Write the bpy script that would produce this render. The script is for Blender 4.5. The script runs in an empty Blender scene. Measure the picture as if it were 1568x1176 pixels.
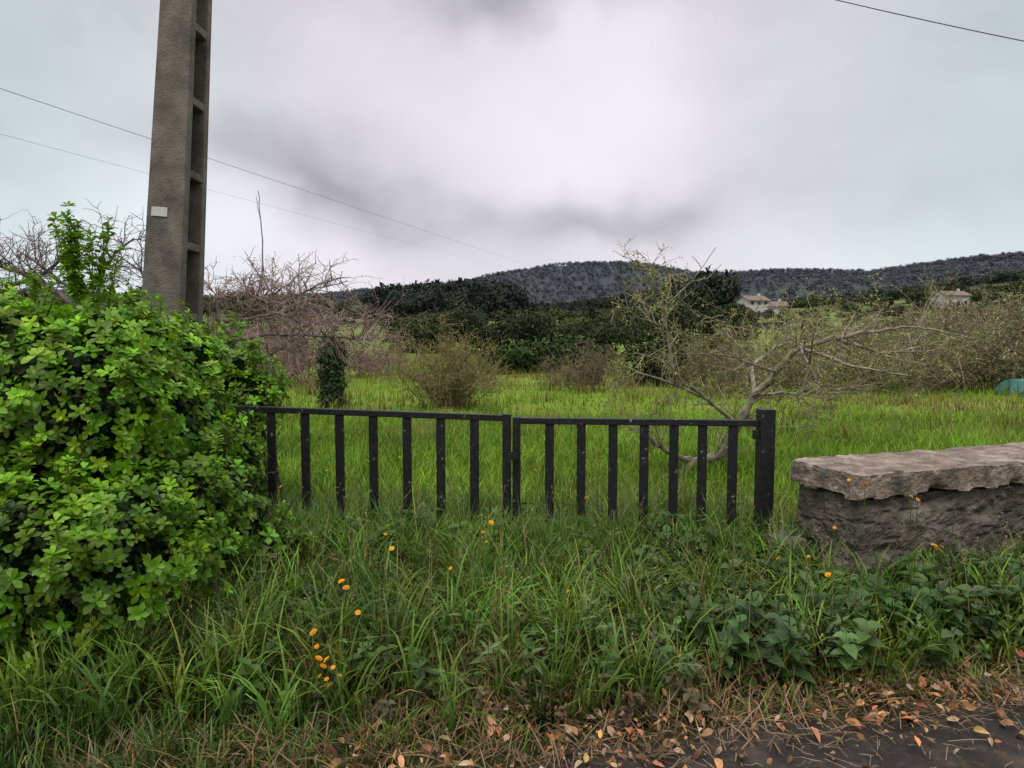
import bpy, math, random
import numpy as np
rng=np.random.default_rng(11); random.seed(5)
scene=bpy.context.scene
scene.view_settings.view_transform='Standard'; scene.view_settings.look='None'; scene.view_settings.exposure=0
F=1000.0; CXP=784.0; CYP=588.0; EYE=1.6
PITCH=math.atan(0.068)
cp,sp=math.cos(PITCH),math.sin(PITCH)
def from_px(px,py,depth):
    """image pixel coordinates -> world position at a chosen depth along y"""
    u=(px-CXP)/F; v=-(py-CYP)/F
    d=np.array([u, cp+v*sp, -sp+v*cp]); d=d*depth/d[1]
    return np.array([d[0],d[1],d[2]+EYE])

# ---------------------------------------------------------------- materials
def newmat(name):
    m=bpy.data.materials.new(name); m.use_nodes=True
    nt=m.node_tree; nt.nodes.clear()
    out=nt.nodes.new('ShaderNodeOutputMaterial')
    return m,nt,out
def N(nt,t,**kw):
    n=nt.nodes.new(t)
    for k,v in kw.items(): setattr(n,k,v)
    return n
def leafmat(name,rough=0.5,trans=0.3,spec=0.3,var=0.35,scale=6):
    m,nt,out=newmat(name)
    a=N(nt,'ShaderNodeAttribute',attribute_name='Col')
    tc=N(nt,'ShaderNodeTexCoord'); no=N(nt,'ShaderNodeTexNoise'); no.inputs['Scale'].default_value=scale; no.inputs['Detail'].default_value=3
    nt.links.new(tc.outputs['Object'],no.inputs['Vector'])
    mr=N(nt,'ShaderNodeMapRange'); mr.inputs['From Min'].default_value=0.3; mr.inputs['From Max'].default_value=0.7
    mr.inputs['To Min'].default_value=1-var; mr.inputs['To Max'].default_value=1+var
    nt.links.new(no.outputs['Fac'],mr.inputs['Value'])
    mu=N(nt,'ShaderNodeVectorMath',operation='SCALE'); nt.links.new(a.outputs['Color'],mu.inputs[0]); nt.links.new(mr.outputs[0],mu.inputs['Scale'])
    p=N(nt,'ShaderNodeBsdfPrincipled'); p.inputs['Roughness'].default_value=rough; p.inputs['Specular IOR Level'].default_value=spec
    nt.links.new(mu.outputs[0],p.inputs['Base Color'])
    if trans>0:
        t=N(nt,'ShaderNodeBsdfTranslucent'); nt.links.new(mu.outputs[0],t.inputs['Color'])
        mx=N(nt,'ShaderNodeMixShader'); mx.inputs[0].default_value=trans
        nt.links.new(p.outputs[0],mx.inputs[1]); nt.links.new(t.outputs[0],mx.inputs[2]); nt.links.new(mx.outputs[0],out.inputs[0])
    else: nt.links.new(p.outputs[0],out.inputs[0])
    return m
def surf(name,cols,scale,rough=0.85,bump=0.3,bscale=None,detail=8,dist=0.02,spec=0.3,stain=None):
    m,nt,out=newmat(name)
    tc=N(nt,'ShaderNodeTexCoord'); no=N(nt,'ShaderNodeTexNoise'); no.inputs['Scale'].default_value=scale; no.inputs['Detail'].default_value=detail; no.inputs['Roughness'].default_value=0.65
    nt.links.new(tc.outputs['Object'],no.inputs['Vector'])
    cr=N(nt,'ShaderNodeValToRGB'); e=cr.color_ramp.elements
    while len(e)<len(cols): e.new(0.5)
    for i,c in enumerate(cols):
        e[i].position=0.3+0.4*i/(len(cols)-1); e[i].color=(*c,1)
    nt.links.new(no.outputs['Fac'],cr.inputs[0]); colo=cr.outputs[0]
    if stain:
        sc,c2,lo,hi=stain
        n3=N(nt,'ShaderNodeTexNoise'); n3.inputs['Scale'].default_value=sc; n3.inputs['Detail'].default_value=10; n3.inputs['Roughness'].default_value=.7; nt.links.new(tc.outputs['Object'],n3.inputs['Vector'])
        mr=N(nt,'ShaderNodeMapRange'); mr.inputs['From Min'].default_value=lo; mr.inputs['From Max'].default_value=hi; nt.links.new(n3.outputs['Fac'],mr.inputs['Value'])
        mx=N(nt,'ShaderNodeMix',data_type='RGBA'); nt.links.new(mr.outputs[0],mx.inputs[0]); nt.links.new(colo,mx.inputs[6]); mx.inputs[7].default_value=(*c2,1); colo=mx.outputs[2]
    n2=N(nt,'ShaderNodeTexNoise'); n2.inputs['Scale'].default_value=bscale or scale*4; n2.inputs['Detail'].default_value=8
    nt.links.new(tc.outputs['Object'],n2.inputs['Vector'])
    b=N(nt,'ShaderNodeBump'); b.inputs['Strength'].default_value=bump; b.inputs['Distance'].default_value=dist
    nt.links.new(n2.outputs['Fac'],b.inputs['Height'])
    p=N(nt,'ShaderNodeBsdfPrincipled'); p.inputs['Roughness'].default_value=rough; p.inputs['Specular IOR Level'].default_value=spec
    nt.links.new(colo,p.inputs['Base Color']); nt.links.new(b.outputs[0],p.inputs['Normal']); nt.links.new(p.outputs[0],out.inputs[0])
    return m

M_grass=leafmat('grass_blade_mat',0.5,0.35,0.25,0.3,1.5)
M_leaf=leafmat('shrub_leaf_mat',0.42,0.32,0.35,0.2,4)
M_far=leafmat('far_foliage_mat',0.8,0.0,0.1,0.25,0.5)
M_bark=leafmat('bark_mat',0.85,0.0,0.15,0.45,14)
M_dry=leafmat('dry_leaf_mat',0.7,0.15,0.2,0.35,30)
M_petal=leafmat('petal_mat',0.6,0.3,0.2,0.1,10)

# ---------------------------------------------------------------- mesh helpers
def mk(name,V,Fc,mat,col=None,smooth=False,parent=None,link=True):
    V=np.ascontiguousarray(V,dtype=np.float32).reshape(-1,3)
    if not isinstance(Fc,list): Fc=[Fc]
    Fc=[np.asarray(f,dtype=np.int32) for f in Fc if len(f)]
    me=bpy.data.meshes.new(name)
    me.vertices.add(len(V)); me.vertices.foreach_set('co',V.ravel())
    loops=np.concatenate([f.ravel() for f in Fc]); tot=np.concatenate([np.full(len(f),f.shape[1],dtype=np.int32) for f in Fc])
    start=np.concatenate([[0],np.cumsum(tot)[:-1]]).astype(np.int32)
    me.loops.add(len(loops)); me.loops.foreach_set('vertex_index',loops)
    me.polygons.add(len(tot)); me.polygons.foreach_set('loop_start',start); me.polygons.foreach_set('loop_total',tot)
    me.polygons.foreach_set('use_smooth',np.full(len(tot),smooth,dtype=bool))
    if col is not None:
        c=np.ones((len(V),4),dtype=np.float32); c[:,:3]=np.clip(col,0.001,1)
        at=me.color_attributes.new('Col','FLOAT_COLOR','POINT'); at.data.foreach_set('color',c.ravel())
    me.update(calc_edges=True)
    me.materials.append(mat)
    ob=bpy.data.objects.new(name,me)
    if link: scene.collection.objects.link(ob)
    if parent: ob.parent=parent
    return ob
def empty(name,loc=(0,0,0)):
    e=bpy.data.objects.new(name,None); scene.collection.objects.link(e); e.location=loc; return e
def norm(a): return a/np.maximum(np.linalg.norm(a,axis=-1,keepdims=True),1e-9)
def frames(axis,spin):
    z=norm(axis); h=np.where(np.abs(z[:,2:3])<0.9,np.array([[0,0,1.]]),np.array([[1.,0,0]]))
    x=norm(np.cross(h,z)); y=np.cross(z,x)
    c,s=np.cos(spin)[:,None],np.sin(spin)[:,None]
    X=x*c+y*s; Y=-x*s+y*c
    return np.stack([X,Y,z],axis=2)
def bake(tmpls,P,R,S,C,shade=None):
    n=len(P); pick=rng.integers(0,len(tmpls),n); Vs=[];Fs=[];Cs=[];off=0
    S=np.asarray(S,float)
    if S.ndim==1: S=S[:,None]*np.ones((1,3))
    for k,t in enumerate(tmpls):
        idx=np.where(pick==k)[0]
        if not len(idx): continue
        T,Fq=t[0],t[1]; sh=t[2] if len(t)>2 else np.ones(len(T))
        L=T[None]*S[idx][:,None,:]
        V=np.einsum('nij,nmj->nmi',R[idx],L)+P[idx][:,None]
        m=len(T)
        Fs.append((Fq[None]+(np.arange(len(idx))*m)[:,None,None]+off).reshape(-1,Fq.shape[1]))
        Cs.append((C[idx][:,None,:]*sh[None,:,None]).reshape(-1,3)); Vs.append(V.reshape(-1,3)); off+=m*len(idx)
    return np.concatenate(Vs),np.concatenate(Fs),np.concatenate(Cs)
def jit(base,n,v=0.25,h=0.12):
    b=np.array(base)[None]*(1+rng.normal(0,v,(n,1)))*(1+rng.normal(0,h,(n,3)))
    return np.clip(b,0.003,0.9)
def leaf_t(rows=((0,.08),(.35,.6),(.72,1.0),(1,.25)),wid=0.28,fold=0.25,curl=0.25):
    V=[];sh=[]
    for t,w in rows:
        z=-curl*t*t
        V+= [(t,-w*wid,z+fold*w*wid),(t,0,z),(t,w*wid,z+fold*w*wid)]; sh+=[1,.85,1]
    Fq=[]
    for i in range(len(rows)-1):
        a=i*3; Fq+=[(a,a+3,a+4,a+1),(a+1,a+4,a+5,a+2)]
    return np.array(V,float),np.array(Fq),np.array(sh,float)
def rosette(nl=8,seed=0):
    r=np.random.default_rng(seed); LV,LF,LS=leaf_t()
    Vs=[];Fs=[];Ss=[]
    for i in range(nl):
        az=i*2.4+r.normal(0,.2); el=math.radians(5+62*i/nl+r.normal(0,7)); s=(1.0-0.4*i/nl)*r.uniform(.8,1.15)
        ca,sa,ce,se=math.cos(az),math.sin(az),math.cos(el),math.sin(el)
        Rm=np.array([[ca*ce,-sa,-ca*se],[sa*ce,ca,-sa*se],[se,0,ce]])
        Vs.append((LV*s)@Rm.T+np.array([0,0,0.25*i/nl-0.1])); Fs.append(LF+len(LV)*i); Ss.append(LS*(0.70+0.6*i/nl))
    return np.concatenate(Vs),np.concatenate(Fs),np.concatenate(Ss)
def inside(P,lobes,k):
    m=np.zeros(len(P),bool)
    for c,r in lobes: m|=(np.sum(((P-c)/r)**2,axis=1)<k*k)
    return m
def lobe_pts(lobes,n,lo=0.75,hi=1.05,rej=0.7,wa=.10):
    w=np.array([r[0]*r[1]+r[1]*r[2]+r[0]*r[2] for c,r in lobes]); w/=w.sum()
    k=rng.choice(len(lobes),n,p=w); u=norm(rng.normal(size=(n,3)))
    C=np.array([l[0] for l in lobes])[k]; Rr=np.array([l[1] for l in lobes])[k]
    wob=1+wa*np.sin(u[:,0]*7+k*2.1)*np.sin(u[:,2]*6+k)+wa*.9*np.sin(u[:,1]*13+u[:,2]*11+k)
    P=C+u*Rr*(rng.uniform(lo,hi,n)*wob)[:,None]
    nn=norm(u/Rr); ok=~inside(P,lobes,rej)
    return P[ok],nn[ok]
def blades(base,az,L,lean,bend,width,col,segs=4,basedark=0.5,tips=False):
    n=len(base); t=np.linspace(0,1,segs+1)
    phi=lean[:,None]+bend[:,None]*t[None]**1.3
    dx=np.sin(phi)/segs; dz=np.cos(phi)/segs
    H=np.concatenate([np.zeros((n,1)),np.cumsum(dx[:,:-1],1)],1)*L[:,None]; Z=np.concatenate([np.zeros((n,1)),np.cumsum(dz[:,:-1],1)],1)*L[:,None]
    d=np.stack([np.cos(az),np.sin(az)],1); tw=az+np.pi/2+rng.normal(0,.5,n); s=np.stack([np.cos(tw),np.sin(tw),np.zeros(n)],1)
    C=np.zeros((n,segs+1,3)); C[:,:,0]=base[:,None,0]+H*d[:,None,0]; C[:,:,1]=base[:,None,1]+H*d[:,None,1]; C[:,:,2]=base[:,None,2]+Z
    w=width[:,None]*np.array([.7,1,.9,.65,.12])[None,:segs+1] if segs==4 else width[:,None]*np.linspace(1,.12,segs+1)[None]
    V=np.stack([C-s[:,None]*w[:,:,None]*.5,C+s[:,None]*w[:,:,None]*.5],2).reshape(n,-1,3)
    fq=np.array([(2*i,2*i+1,2*i+3,2*i+2) for i in range(segs)])
    Fq=(fq[None]+(np.arange(n)*2*(segs+1))[:,None,None]).reshape(-1,4)
    g=np.linspace(basedark,1.15,segs+1).repeat(2)  # blade colour darkens to the root, painting in the ambient shade there
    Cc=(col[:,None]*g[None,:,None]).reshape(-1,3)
    if tips: return (V.reshape(-1,3),Fq,Cc),C
    return V.reshape(-1,3),Fq,Cc
def tubes(P,Rd,sides=4):
    n,k,_=P.shape; T=norm(np.gradient(P,axis=1)); h=norm(rng.normal(size=(n,1,3)))*np.ones((1,k,1))
    X=norm(np.cross(T,h)); Y=np.cross(T,X)
    a=np.arange(sides)*2*np.pi/sides
    V=P[:,:,None]+Rd[:,:,None,None]*(X[:,:,None]*np.cos(a)[None,None,:,None]+Y[:,:,None]*np.sin(a)[None,None,:,None])
    fq=[(i*sides+j,i*sides+(j+1)%sides,(i+1)*sides+(j+1)%sides,(i+1)*sides+j) for i in range(k-1) for j in range(sides)]
    Fq=(np.array(fq)[None]+(np.arange(n)*k*sides)[:,None,None]).reshape(-1,4)
    return V.reshape(-1,3),Fq
def resample(pts,k):
    pts=np.array(pts,float); d=np.r_[0,np.cumsum(np.linalg.norm(np.diff(pts,axis=0),axis=1))]; t=np.linspace(0,d[-1],k)
    return np.stack([np.interp(t,d,pts[:,i]) for i in range(3)],1)
def merge(parts):
    Vs=[];Fs=[];Cs=[];o=0
    for V,Fq,C in parts:
        Vs.append(V);Fs.append(Fq+o);Cs.append(C);o+=len(V)
    return np.concatenate(Vs),np.concatenate(Fs),np.concatenate(Cs)
KP=5
def grow(mains,lens,dens,rads,up,colA,colB,wig=0.18,spread=1.0,sidesm=8,gn=0.0,tmin=.12,bare=()):
    parts=[]; cur=[]
    for q_,(pts,r0,r1) in enumerate(list(mains)+list(bare)):
        p=resample(pts,12); p[1:-1]+=rng.normal(0,0.12*r0+0.004,(10,3)); r=np.linspace(r0,r1,12)*(1+rng.normal(0,.06,12))
        V,Fq=tubes(p[None],r[None],sidesm); parts.append((V,Fq,jit(colA,len(V),.15,.04)))
        if q_<len(mains): cur.append(p)
    ends=[]; gen=cur
    for lv in range(len(lens)):
        out=[]
        for p in gen:
            L=np.linalg.norm(np.diff(p,axis=0),axis=1).sum(); n=rng.poisson(dens[lv]*L)
            for _ in range(n):
                t=rng.uniform(tmin if lv==0 else .12,1)*(len(p)-1); i=min(int(t),len(p)-2); q=p[i]+(p[i+1]-p[i])*(t-i)
                tg=norm(p[i+1]-p[i]); pr=rng.normal(size=3); pr-=tg*pr.dot(tg); pr=norm(pr)
                d=norm(tg*0.6+pr*spread+np.array([0,0,up[lv]])); l=lens[lv]*rng.uniform(.35,1.35)
                st=[q]; 
                for s in range(KP-1):
                    d=norm(d+rng.normal(0,wig,3)+np.array([0,0,gn])); st.append(st[-1]+d*l/(KP-1))
                out.append(np.array(st))
        if not out: break
        P=np.array(out); n=len(P); r=np.linspace(1,.4,KP)[None]*(rads[lv]*rng.uniform(.7,1.3,n))[:,None]
        V,Fq=tubes(P,r,5 if lv==0 else 3); m=len(V)//n
        parts.append((V,Fq,jit(colA if lv==0 else colB,n,.2,.06).repeat(m,0))); gen=out; ends.append(P)
    return parts,ends
LT=leaf_t()
LQ=leaf_t(((0,.3),(.5,1.0),(1,.15)),.3,.2,.2)
def small_leaves(ends,n,size,col,v=.25,h=.12):
    P=np.concatenate([e.reshape(-1,3) for e in ends[-2:]]); i=rng.integers(0,len(P),n); p=P[i]+rng.normal(0,.012,(n,3))
    ax=norm(rng.normal(size=(n,3))+np.array([0,0,.5])); return bake([LQ],p,frames(ax,rng.uniform(0,6.3,n)),size*rng.uniform(.6,1.3,n),jit(col,n,v,h))

# ---------------------------------------------------------------- terrain
RIDGE_PX=[-800,0,150,330,480,590,700,780,850,900,970,1010,1060,1100,1190,1290,1330,1400,1480,1568,1800,2600]
RIDGE_PY=[440,452,456,462,458,446,436,422,411,407,406,413,422,423,418,421,422,411,401,394,385,400]
def terr(x,y):
    x=np.asarray(x,float); y=np.asarray(y,float); r=np.hypot(x,y)
    z=np.interp(r,[0,6,30,60,150,300,500,900,1300,5000],[0,0,.05,.7,4.6,13.5,22,34,55,60])
    ys=np.maximum(y,r*0.25); px=CXP+F*x/ys; py=np.interp(px,RIDGE_PX,RIDGE_PY)
    Hh=EYE+1300*np.clip(y/np.maximum(r,1),.35,1)*(520-py)/F-5
    t=np.clip((r-600)/700,0,1); t=t*t*(3-2*t)
    z=z*(1-t)+Hh*t*np.where(r>1300,np.clip(1-(r-1300)/9000,.3,1),1)
    z=z+np.clip((r-25)/200,0,1)*(1.2*np.sin(x*.021+1)*np.sin(y*.017)+.8*np.sin(x*.05+y*.03))+np.clip((r-500)/600,0,1)*6*np.sin(x*.009+2)*np.sin(y*.011+x*.004)*np.clip((1250-r)/300,0,1)
    z=z+30*np.clip((x-y*.38)/(y*.5+1),0,1)*np.clip((r-300)/350,0,1)*np.clip((1000-r)/350,0,1)*np.clip(y/np.maximum(r,1)*3,0,1)
    z=z+0.03*np.sin(x*1.7+.4)*np.sin(y*1.3)*np.clip((r-3)/3,0,1)
    return z
rr=np.concatenate([np.linspace(0.3,12,26),np.geomspace(13,5000,105)])
th=np.concatenate([np.linspace(-50,50,420),np.linspace(51,309,130)])*math.pi/180
TH,RR=np.meshgrid(th,rr); X=RR*np.sin(TH); Y=RR*np.cos(TH); Z=terr(X,Y)
V=np.stack([X,Y,Z],2).reshape(-1,3); nt_=len(th); nr=len(rr)
i,j=np.meshgrid(np.arange(nr-1),np.arange(nt_),indexing='ij'); j2=(j+1)%nt_
Fq=np.stack([i*nt_+j,i*nt_+j2,(i+1)*nt_+j2,(i+1)*nt_+j],2).reshape(-1,4)[:,::-1]
V=np.concatenate([V,[[0,0,0]]]); tri=np.stack([np.full(nt_,len(V)-1),(np.arange(nt_)+1)%nt_,np.arange(nt_)],1)
m,nt,out=newmat('ground_mat')
geo=N(nt,'ShaderNodeNewGeometry'); ln=N(nt,'ShaderNodeVectorMath',operation='LENGTH'); nt.links.new(geo.outputs['Position'],ln.inputs[0])
def ramp(inp,stops):
    cr=N(nt,'ShaderNodeValToRGB'); e=cr.color_ramp.elements
    while len(e)<len(stops): e.new(.5)
    for k,(p,c) in enumerate(stops): e[k].position=p; e[k].color=(*c,1)
    nt.links.new(inp,cr.inputs[0]); return cr.outputs[0]
def noise(scale,detail=6,src=None):
    n=N(nt,'ShaderNodeTexNoise'); n.inputs['Scale'].default_value=scale; n.inputs['Detail'].default_value=detail; n.inputs['Roughness'].default_value=.6
    nt.links.new(src or geo.outputs['Position'],n.inputs['Vector']); return n.outputs['Fac']
def mrange(v,a,b,c=0,d=1,smooth=True):
    n=N(nt,'ShaderNodeMapRange')
    if smooth: n.interpolation_type='SMOOTHSTEP'
    n.inputs['From Min'].default_value=a;n.inputs['From Max'].default_value=b;n.inputs['To Min'].default_value=c;n.inputs['To Max'].default_value=d
    nt.links.new(v,n.inputs['Value']); return n.outputs[0]
def mix(f,a,b):
    n=N(nt,'ShaderNodeMix',data_type='RGBA'); nt.links.new(f,n.inputs[0]); nt.links.new(a,n.inputs[6]); nt.links.new(b,n.inputs[7]); return n.outputs[2]
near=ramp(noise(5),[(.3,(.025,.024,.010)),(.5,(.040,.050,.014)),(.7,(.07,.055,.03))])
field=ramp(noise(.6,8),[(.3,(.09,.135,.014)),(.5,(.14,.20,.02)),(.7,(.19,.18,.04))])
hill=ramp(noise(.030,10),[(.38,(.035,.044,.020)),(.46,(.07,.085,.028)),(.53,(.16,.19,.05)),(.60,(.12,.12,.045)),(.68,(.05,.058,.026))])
forest=ramp(noise(.02,12),[(.3,(.036,.042,.046)),(.5,(.043,.050,.054)),(.7,(.052,.060,.062))])  # wooded slopes: distance haze and canopy self-shadow painted into the colour
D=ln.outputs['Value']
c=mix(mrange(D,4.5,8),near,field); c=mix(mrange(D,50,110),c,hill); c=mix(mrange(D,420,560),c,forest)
p=N(nt,'ShaderNodeBsdfPrincipled'); p.inputs['Roughness'].default_value=.95; p.inputs['Specular IOR Level'].default_value=.1
nt.links.new(c,p.inputs['Base Color'])
b=N(nt,'ShaderNodeBump'); b.inputs['Strength'].default_value=.5; b.inputs['Distance'].default_value=.05; nt.links.new(noise(12),b.inputs['Height']); nt.links.new(b.outputs[0],p.inputs['Normal'])
nt.links.new(p.outputs[0],out.inputs[0])
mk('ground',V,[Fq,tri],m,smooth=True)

# road
ed=np.array([2.0,.45]); ed/=np.linalg.norm(ed); en=np.array([-ed[1],ed[0]]); e0=np.array([.2,2.34])
s=np.linspace(-40,40,800); rag=.05*np.sin(s*3.1)+.04*np.sin(s*7.7+1)+rng.normal(0,.015,800)
rows=[]
for k,off in enumerate([0,-.3,-3,-7]):
    q=e0[None]+s[:,None]*ed[None]+en[None]*(off+(rag if k==0 else 0))[:,None] if k==0 else e0[None]+s[:,None]*ed[None]+en[None]*off
    rows.append(np.c_[q,np.full(800,[.035,.045,.06,.035][k])])
V=np.concatenate(rows); Fq=np.array([(k*800+i,(k+1)*800+i,(k+1)*800+i+1,k*800+i+1) for k in range(3) for i in range(799)])
mk('road',V,Fq,surf('asphalt_mat',[(.018,.015,.013),(.032,.026,.022),(.07,.053,.04)],6,.9,.9,90,dist=.015,spec=.2,stain=(14,(.085,.058,.038),.52,.7)),smooth=True)

# ---------------------------------------------------------------- grass
def zone(n,x0,x1,y0,y1,keep=None):
    x=rng.uniform(x0,x1,n); y=rng.uniform(y0,y1,n); ok=np.abs(x)<y*.86+.5
    if keep is not None: ok&=keep(x,y)
    x=x[ok];y=y[ok]; return np.stack([x,y,terr(x,y)],1)
def edge_d(x,y): return (x-e0[0])*en[0]+(y-e0[1])*en[1]
def clumpy(P,s,seed):
    return .5+.5*np.sin(P[:,0]*s+seed)*np.sin(P[:,1]*s*1.3+seed*2)+.25*np.sin(P[:,0]*s*2.7+P[:,1]*s*2.1+seed*3)
wallA=np.array([2.0,3.7]); wd=norm(np.array([1.21,.40])); wn=np.array([-wd[1],wd[0]])
def not_wall(x,y):
    a=(x-wallA[0])*wd[0]+(y-wallA[1])*wd[1]; b=(x-wallA[0])*wn[0]+(y-wallA[1])*wn[1]
    return ~((a>-.03)&(b>-.02)&(b<.6))
parts=[]
T=zone(3300,-4.2,4.6,2.1,5.4,lambda x,y:(edge_d(x,y)>.10)&not_wall(x,y))
kk=26; ts=rng.uniform(.45,1.45,len(T)); tcol=jit((.098,.170,.023),len(T),.32,.13)
B=np.repeat(T,kk,0); tsB=np.repeat(ts,kk); cB=np.repeat(tcol,kk,0); B[:,:2]+=rng.normal(0,.05,(len(B),2))
ok=edge_d(B[:,0],B[:,1])>.02; B=B[ok];tsB=tsB[ok];cB=cB[ok]; n=len(B)
d=np.clip((edge_d(B[:,0],B[:,1]))/1.6,0,1); cl=clumpy(B,2.4,1.3)
L=(.09+.18*d+.13*cl*d)*rng.uniform(.55,1.3,n)*tsB
colr=cB*jit((1,1,1),n,.16,.06)
blu=B[:,0]<-.6; colr[blu]=colr[blu]*np.array([.85,.97,1.2])
dryp=np.exp(-((B[:,0]-.35)/1.1)**2-((B[:,1]-2.8)/.42)**2)*.6+.09; dr=rng.random(n)<dryp; colr[dr]=jit((.26,.18,.075),dr.sum(),.3,.08)
yl=rng.random(n)<.28; colr[yl]=colr[yl]*np.array([1.55,1.35,1.1])
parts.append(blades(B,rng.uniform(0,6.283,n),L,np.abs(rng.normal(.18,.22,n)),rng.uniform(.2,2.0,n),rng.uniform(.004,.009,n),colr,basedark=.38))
T=zone(600,-3.4,3.2,2.5,4.6,lambda x,y:(edge_d(x,y)>.2)&not_wall(x,y)); tc_=jit((.150,.245,.032),len(T),.35,.12); B=np.repeat(T,16,0); tc_=np.repeat(tc_,16,0); B[:,:2]+=rng.normal(0,.03,(len(B),2)); n=len(B)
L=rng.uniform(.22,.56,n)*np.clip(.6+edge_d(B[:,0],B[:,1])/2.2,.5,1)
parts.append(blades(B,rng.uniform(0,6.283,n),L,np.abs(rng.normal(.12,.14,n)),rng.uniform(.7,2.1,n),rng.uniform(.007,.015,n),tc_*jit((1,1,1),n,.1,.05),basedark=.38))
B=zone(6000,-2.0,1.9,4.1,4.7); n=len(B); cl=clumpy(B,3.5,.7)
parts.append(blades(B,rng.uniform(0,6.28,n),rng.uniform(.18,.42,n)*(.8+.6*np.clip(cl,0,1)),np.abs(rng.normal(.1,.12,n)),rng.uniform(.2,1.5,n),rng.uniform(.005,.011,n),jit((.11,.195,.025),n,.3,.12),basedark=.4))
B=zone(700,-2.6,3.4,2.7,5.4,lambda x,y:(edge_d(x,y)>.3)&not_wall(x,y)); n=len(B)
pr_,Cn=blades(B,rng.uniform(0,6.28,n),rng.uniform(.28,.62,n),np.abs(rng.normal(.08,.1,n)),rng.uniform(.1,.6,n),rng.uniform(.003,.004,n),jit((.24,.20,.09),n,.25,.08),tips=True)
parts.append(pr_)
tp=np.concatenate([Cn[:,-1]*(1-f)+Cn[:,-2]*f for f in np.linspace(0,.55,9)]); tp=tp+rng.normal(0,.005,tp.shape)
parts.append(bake([LQ],tp,frames(rng.normal(size=tp.shape),rng.uniform(0,6,len(tp))),rng.uniform(.007,.014,len(tp)),jit((.30,.22,.13),len(tp),.2,.06)))
B=zone(550,-1.8,3.2,2.6,4.6,lambda x,y:(edge_d(x,y)>.1)&not_wall(x,y)); n=len(B)
parts.append(blades(B,rng.uniform(0,6.28,n),rng.uniform(.15,.45,n),np.abs(rng.normal(.4,.35,n)),rng.uniform(.0,.7,n),rng.uniform(.004,.008,n),jit((.28,.16,.09),n,.3,.08)))
B=zone(7500,-1.6,3.2,2.2,3.4,lambda x,y:(edge_d(x,y)>-.11)&(edge_d(x,y)<.5)); n=len(B); B[:,2]+=.03
parts.append(blades(B,rng.uniform(0,6.283,n),rng.uniform(.05,.20,n),rng.uniform(.7,1.4,n),rng.uniform(0,.7,n),rng.uniform(.003,.007,n),jit((.22,.14,.075),n,.45,.1),basedark=.8))
V,Fq,C=merge(parts); mk('verge_grass',V,Fq,M_grass,C,smooth=True)
parts=[]
B=zone(150000,-7,12,5.0,13); n=len(B); cl=clumpy(B,1.1,.4); k=rng.random(n)<np.clip(9/B[:,1]**1.1,0,1); B=B[k]; cl=cl[k]; n=len(B); c3=clumpy(B,.5,4)
colr=jit((.165,.270,.022),n,.27,.12)*(1+.25*cl[:,None]); tt=np.clip(c3-.7,0,.6)[:,None]*1.2*rng.random((n,1)); colr=colr*(1-tt)+np.array([.29,.24,.08])*tt
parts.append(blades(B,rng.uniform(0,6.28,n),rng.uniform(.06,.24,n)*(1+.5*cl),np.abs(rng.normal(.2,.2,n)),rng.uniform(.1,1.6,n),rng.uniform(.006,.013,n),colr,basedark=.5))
B=zone(110000,-32,34,12,44); n=len(B); k=rng.random(n)<np.clip(13/B[:,1],0,1); B=B[k]; cl=clumpy(B,.45,2); c3=clumpy(B,.21,5); n=len(B)
colr=jit((.175,.275,.024),n,.25,.12)*(1+.3*cl[:,None]); tt=np.clip(c3-.55,0,.5)[:,None]*1.5; colr=colr*(1-tt)+np.array([.29,.23,.08])*tt
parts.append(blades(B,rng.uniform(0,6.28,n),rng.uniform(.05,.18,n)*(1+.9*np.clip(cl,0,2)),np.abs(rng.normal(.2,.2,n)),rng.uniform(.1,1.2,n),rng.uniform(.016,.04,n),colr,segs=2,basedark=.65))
T=zone(480,-20,26,9,40); B=np.repeat(T,40,0); B[:,:2]+=rng.normal(0,.22,(len(B),2)); n=len(B); cc=np.repeat(jit((.22,.19,.06),len(T),.3,.2),40,0)
parts.append(blades(B,rng.uniform(0,6.28,n),rng.uniform(.2,.55,n),np.abs(rng.normal(.25,.2,n)),rng.uniform(.1,1.2,n),rng.uniform(.01,.025,n),cc,segs=2))
V,Fq,C=merge(parts); mk('field_grass',V,Fq,M_grass,C,smooth=True)

# ---------------------------------------------------------------- weeds
def weed_t(seed,pairs=6,ls=.30,w=.36):
    r=np.random.default_rng(seed); LV,LF,LS=leaf_t(((0,.2),(.3,1.0),(.65,.75),(1,.08)),w,.3,.3); Vs=[];Fs=[];Ss=[];o=0
    for i in range(pairs):
        zz=.15+.85*i/pairs
        for s in (0,1):
            a=i*1.57+s*3.14+r.normal(0,.25); e=math.radians(r.uniform(-10,40)); sc=ls*(1.1-.55*i/pairs)*r.uniform(.8,1.2)
            ca,sa,ce,se=math.cos(a),math.sin(a),math.cos(e),math.sin(e)
            Rm=np.array([[ca*ce,-sa,-ca*se],[sa*ce,ca,-sa*se],[se,0,ce]]); Vs.append(LV*sc@Rm.T+[0,0,zz]); Fs.append(LF+o); o+=len(LV); Ss.append(LS*(.6+.5*i/pairs))
    St=np.array([(-.012,0,0),(.012,0,0),(.008,0,1),(-.008,0,1)],float); Vs.append(St); Fs.append(np.array([(0,1,2,3)])+o); Ss.append(np.ones(4)*.7)
    return np.concatenate(Vs),np.concatenate(Fs),np.concatenate(Ss)
WT=[weed_t(s) for s in range(4)]; WB=[weed_t(s+9,3,.55,.42) for s in range(3)]; WF=[weed_t(s+20,9,.22,.16) for s in range(3)]
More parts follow.
